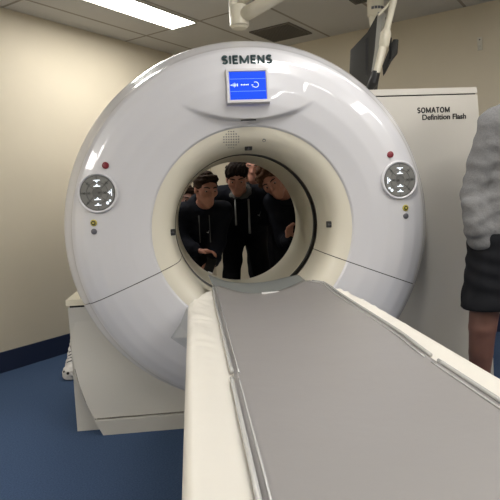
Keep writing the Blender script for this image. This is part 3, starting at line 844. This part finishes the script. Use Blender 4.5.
    dn = nrm(pel-mid); hem = pel+dn*J.get('hemdrop', .06); F.keep(hem, dn)
    for q in 'rl':
        ka = J.get('armk', .03); cf = J.get('cuff', 0)
        F.cone(J['sh_'+q], J['el_'+q], .062+g*.6, .052+g*.6, ka); F.cone(J['el_'+q], side(J['el_'+q], J['wr_'+q], .97), .052+g*.6, .036+g*.35+cf, ka)
        F.cone(side(J['el_'+q], J['wr_'+q], .85), side(J['el_'+q], J['wr_'+q], .97), .046+g*.4+cf, .034+g*.3+cf*.5, .012)
        if cf:                                   # slouched folds above the cuff
            for f_ in (.30, .48, .64, .78): p_ = side(J['el_'+q], J['wr_'+q], f_); F.cone(p_+V(-.03, -.02, .012), p_+V(.03, -.02, -.012), .052, .050, .008)
    if hood:
        nb = side(mid, J['neck'], .55); fwd = nrm(J['chest_f'])
        upv = nrm(J['neck']-pel); sd = nrm(np.cross(fwd, upv)); ring = []
        for q in range(13):
            a = -math.pi/2+2*math.pi*q/12
            ring.append(nb+sd*.088*math.cos(a)-fwd*.082*math.sin(a)*1.0+upv*(.030*math.sin(a)+.012))
        for a, b in zip(ring, ring[1:]): F.cone(a, b, .027, .027, .02)
        F.cone(nb-fwd*.085+upv*.01-sd*.05, nb-fwd*.12-upv*.09, .05, .045, .03); F.cone(nb-fwd*.085+upv*.01+sd*.05, nb-fwd*.12-upv*.09, .05, .045, .03)
        if J.get('lining'):
            G = Field(J['neck']-.2, J['neck']+.2, .007)
            r2 = [p*.90+nb*.10+upv*.014+fwd*.012 for p in ring]
            for a, b in zip(r2, r2[1:]): G.cone(a, b, .021, .021, .01)
            lin = fput('hood_lining', G, M['lining'], t); lin['label'] = 'light grey hood lining'
    F.ripple(J.get('fold', .0032), 15, seed+3); F.ripple(J.get('fold', .0032)*.45, 38, seed+9)
    # neck opening
    ax = nrm(hp(J, 0, 0, -.05)-side(mid, J['neck'], .3))
    F.cone(side(mid, J['neck'], .75), side(mid, J['neck'], .75)+ax*.25, .062, .08, .01, 'd')
    clo = fput('hoodie', F, top_m, t)
    # legs
    F = Field(lo, hi, h)
    for q in 'rl':
        pz = side(J['hip_'+q], pel, .15)+nrm(mid-pel)*.10
        F.cone(pz, J['hip_'+q], .098+.012, .106, .04)
        if legs == 'shorts':
            he = side(J['hip_'+q], J['kn_'+q], J.get('shortlen', .78))
            F.cone(J['hip_'+q], he, .115, .108, .03); F.cone(he, side(J['hip_'+q], J['kn_'+q], 1.1), .108, .108, .02)
        else:
            F.cone(J['hip_'+q], J['kn_'+q], .104, .074, .035); F.cone(J['kn_'+q], J['ank_'+q], .072, .056, .03)
            F.cone(J['ank_'+q], J['ank_'+q]+V(0, 0, -.1), .056, .056, .02)
    F.ripple(.003, 24, seed+5)
    if legs == 'shorts':
        F.keep(V(0, 0, J['hem_z']), V(0, 0, -1))
        F.keep(pel+nrm(mid-pel)*.13, nrm(mid-pel))
    else:
        F.keep(V(0, 0, .055), V(0, 0, -1)); F.keep(pel+nrm(mid-pel)*.13, nrm(mid-pel))
    fput('shorts' if legs == 'shorts' else 'trousers', F, leg_m, t)
    # shoes
    td = nrm(J['toe'])
    for q in 'rl':
        a = J['ank_'+q]; lo_, hi_ = a-.28, a+.28; lo_[2] = -.012; hi_[2] = .14
        F = Field(lo_, hi_, max(h, .007))
        F.cone(V(a[0], a[1], .050)-td*.035, V(a[0], a[1], .040)+td*.165, .046, .036, .03); F.cone(V(a[0], a[1], .075), V(a[0], a[1], .05)+td*.10, .045, .034, .03)
        F.cone(V(a[0], a[1], .03)-td*.03, V(a[0], a[1], .03)+td*.17, .047, .043, .02)
        F.keep(V(0, 0, .004), V(0, 0, -1)); fput('shoe', F, M[shoe_m], t)
    return t, J, clo
def cord(J, off, ln, m, clo, r=.004, top=.0, out=.0):
    mid = (J['sh_r']+J['sh_l'])/2; pel = (J['hip_r']+J['hip_l'])/2
    f = nrm(J['chest_f']); sd = nrm(J['sh_l']-J['sh_r'])
    a = mid+(J['neck']-mid)*.45+f*(.115+out)+sd*off
    d = V(0, 0, -1)
    return obj('drawstring', tube([a, a+d*ln*.35+f*.012, a+d*ln*.7+f*.008, a+d*ln], [r, r, r, r*1.4], 8), m, clo, True)

# person at the right edge: grey hoodie, black shorts, hand in the pocket
JR = dict(head=(1.315, -.33, 1.735), face=(-.25, -1, -.05), up=(0, 0, 1), neck=(1.31, -.29, 1.61), chest_f=(-.2, -1, 0),
          sh_r=(1.135, -.30, 1.490), sh_l=(1.490, -.25, 1.495), el_r=(1.040, -.27, 1.165), el_l=(1.595, -.22, 1.24), wr_r=(1.046, -.315, .945), wr_l=(1.58, -.33, 1.0),
          hd_r=(.38, .12, -1), pn_r=(1, .2, 0), curl=.35, hip_r=(1.125, -.28, .945), hip_l=(1.325, -.26, .945), kn_r=(1.058, -.30, .52), kn_l=(1.40, -.28, .52),
          ank_r=(1.062, -.24, .085), ank_l=(1.42, -.22, .085), toe=(-.25, -1, 0), hemdrop=.0, hem_z=.615, shortlen=.75, puff=.026, armk=.012, cuff=.014, fold=.0050)
person('person', 'person in grey marl hoodie and black shorts standing right of the scanner, hand in pocket', JR, .0085, M['greymarl'], M['shorts'], M['skin2'], M['hair'], 'short', 'shorts', 'shoew', 3)
# (the red mark on the chest is attached to that hoodie)
hoodie_r = [o for o in bpy.data.objects if o.name.startswith('hoodie')][0]
obj('chest_badge', tube([(1.152, -.42, 1.442), (1.150, -.44, 1.441)], .012, 14), M['red'], hoodie_r)

# people looking in from behind the bore
def lean(hx, hy, sx, sy, sz, hz=.90, w=.19, hw=.095, spread=.1):
    return dict(sh_r=(sx-w, sy, sz), sh_l=(sx+w, sy, sz), hip_r=(hx-hw, hy, hz), hip_l=(hx+hw, hy, hz),
                kn_r=(hx-hw-spread*.4, hy-.07, .49), kn_l=(hx+hw+spread*.4, hy-.07, .49), ank_r=(hx-hw-spread*.5, hy, .085), ank_l=(hx+hw+spread*.5, hy, .085), toe=(0, -1, 0), chest_f=(0, -.8, -.35))
J2 = lean(.135, 2.02, .085, 1.66, 1.205)
J2.update(head=(.050, 1.49, 1.340), face=(-.12, -1, -.42), up=(-.05, -.3, 1), neck=(.07, 1.58, 1.255), el_r=(-.155, 1.84, 1.02), el_l=(.32, 1.84, 1.02),
          wr_r=(.0, 2.11, .92), wr_l=(.25, 2.11, .92), hd_r=(1, .2, -.3), hd_l=(-1, .3, -.3), pn_r=(0, 1, 0), pn_l=(0, 1, 0), lining=1)
t2, J2, c2 = person('person', 'dark haired person in black hoodie with grey drawstrings, in the middle of the bore', J2, .008, M['navy'], M['navy2'], M['skin'], M['hair'], 'fringe', seed=11)
cord(J2, -.05, .20, M['cord'], c2, .006); cord(J2, .055, .27, M['cord'], c2, .0075)
J1 = lean(-.39, 1.70, -.245, 1.36, 1.095, .86, .165)
J1.update(head=(-.200, 1.25, 1.268), face=(.42, -1, -.30), up=(.10, -.25, 1), neck=(-.215, 1.32, 1.165), el_r=(-.41, 1.30, .89), el_l=(-.135, 1.34, .87),
          wr_r=(-.285, 1.20, .825), wr_l=(-.175, 1.20, .745), hd_r=(.9, -.25, -.05), hd_l=(-.55, -.35, -.45), pn_r=(.1, -.3, -1), pn_l=(.1, -.5, 1), th_r=V(0, -1, .4), th_l=V(0, -1, .2), curl=.6)
t1, J1, c1 = person('person', 'short haired person in dark hoodie with hands together, at the left in the bore', J1, .0075, M['navy'], M['navy2'], M['skin'], M['hairb'], 'short', seed=21)
cord(J1, -.03, .20, M['lining'], c1, .003); cord(J1, .045, .20, M['lining'], c1, .003)
J3 = lean(.53, 1.64, .47, 1.38, 1.15, .86, .155)
J3.update(head=(.292, 1.26, 1.298), face=(-.30, -1, -.36), up=(-.62, -.25, .85), neck=(.385, 1.32, 1.215), el_r=(.385, 1.36, .85), el_l=(.68, 1.42, .85),
          wr_r=(.385, 1.20, .865), wr_l=(.65, 1.25, .80), hd_r=(.05, -.15, 1), hd_l=(-.5, -.6, .2), pn_r=(.6, -.8, 0), pn_l=(0, 0, -1), th_r=V(1, 0, .2), curl=.8)
t3, J3, c3 = person('person', 'curly haired person in dark hoodie tilting their head in from the right of the bore', J3, .008, M['navy'], M['navy2'], M['skin'], M['hairc'], 'curly', seed=31, curls=True)
J4 = lean(.33, 2.46, .29, 2.24, 1.26, .90, .16, .06, .0)
J4.update(head=(.238, 2.06, 1.448), face=(-.15, -1, -.15), up=(.05, -.15, 1), neck=(.265, 2.16, 1.335), el_r=(.09, 2.36, 1.0), el_l=(.49, 2.36, 1.0), wr_r=(.21, 2.55, .9), wr_l=(.40, 2.55, .9), hd_r=(1, .2, -.3), hd_l=(-1, .2, -.3), pn_r=(0, 1, 0), pn_l=(0, 1, 0))
person('person', 'person half hidden behind the two heads at the upper right of the bore', J4, .011, M['navy2'], M['navy2'], M['skin'], M['hair'], 'short', seed=41)
J5 = lean(-.52, 2.26, -.48, 2.04, 1.05, .84, .155)
J5.update(head=(-.352, 1.88, 1.19), face=(.3, -1, -.1), up=(.2, -.15, 1), neck=(-.40, 1.96, 1.09), el_r=(-.66, 2.06, .82), el_l=(-.30, 2.10, .82), wr_r=(-.64, 1.90, .66), wr_l=(-.33, 1.94, .66))
person('person', 'person mostly hidden behind the left edge of the bore, face in shadow', J5, .011, M['navy2'], M['navy2'], M['skin2'], M['hairb'], 'short', seed=51)

# ray onto a hoodie to seat the printed marks
def seat(o, x, z):
    me = o.data; n = len(me.vertices); co_ = np.empty(n*3); me.vertices.foreach_get('co', co_); co_ = co_.reshape(-1, 3)+np.array(rootloc(o))
    d = (co_[:, 0]-x)**2+(co_[:, 2]-z)**2; s = np.where(d < .015**2)[0]
    return co_[s, 1].min() if len(s) else 1.3
for o, x, z, s in ((c2, -.015, 1.075, 1), (c1, -.200, .955, .8), (c2, .225, 1.055, 1)):
    y = seat(o, x, z)
    vv = [(x-.012*s, z-.004), (x+.004*s, z-.016*s), (x+.016*s, z+.022*s), (x+.005*s, z-.004)]
    obj('chest_print', prism(vv, y-.004, y+.01), M['logo'], o)
# phone in the left person's hands
ph = thing('smartphone', 'black smartphone with a painted glint held by the person at the left in the bore', 'phone', (-.202, 1.112, .70))
mt = Matrix.Translation((-.202, 1.112, .725)) @ Matrix.Rotation(R(25), 4, 'Y') @ Matrix.Rotation(R(-35), 4, 'X')
obj('phone_body', box((-.034, -.004, -.062), (.034, .004, .062), mt), M['phone'], ph, bev=.003)
obj('phone_glint', box((.0, -.0055, -.064), (.034, -.003, -.050), mt), M['logo'], ph)  # white strip paints a glint on the lower edge

# shoe beside the housing
sh = thing('sneaker', 'white lace-up shoe on the carpet left of the scanner base', 'shoe', (-1.22, 1.12, 0))
F = Field((-1.37, .95, -.012), (-1.05, 1.42, .26), .007)
F.cone(V(-1.205, 1.06, .05), V(-1.185, 1.22, .06), .050, .050, .03); F.cone(V(-1.205, 1.15, .085), V(-1.20, 1.28, .14), .048, .050, .04); F.cone(V(-1.20, 1.24, .14), V(-1.195, 1.27, .225), .048, .044, .03)
F.cone(V(-1.205, 1.06, .03), V(-1.185, 1.27, .03), .055, .05, .02)
F.keep(V(0, 0, .003), V(0, 0, -1)); F.ripple(.002, 60, 5)
up = fput('upper', F, M['shoew'], sh)
bm = bmesh.new()
for k in range(4):
    y, z = 1.10+.03*k, .103+.016*k
    add_tube(bm, [(-1.235, y, z), (-1.20, y-.008, z+.014), (-1.162, y, z)], .004, 8)
obj('lace', bm, M['greybtn'], up, True)
obj('toe_mark', tube([(-1.212, .999, .052), (-1.212, 1.012, .054)], .009, 10), M['blackpl'], up)
obj('toe_mark', tube([(-1.242, 1.018, .060), (-1.24, 1.03, .062)], .007, 10), M['blackpl'], up)
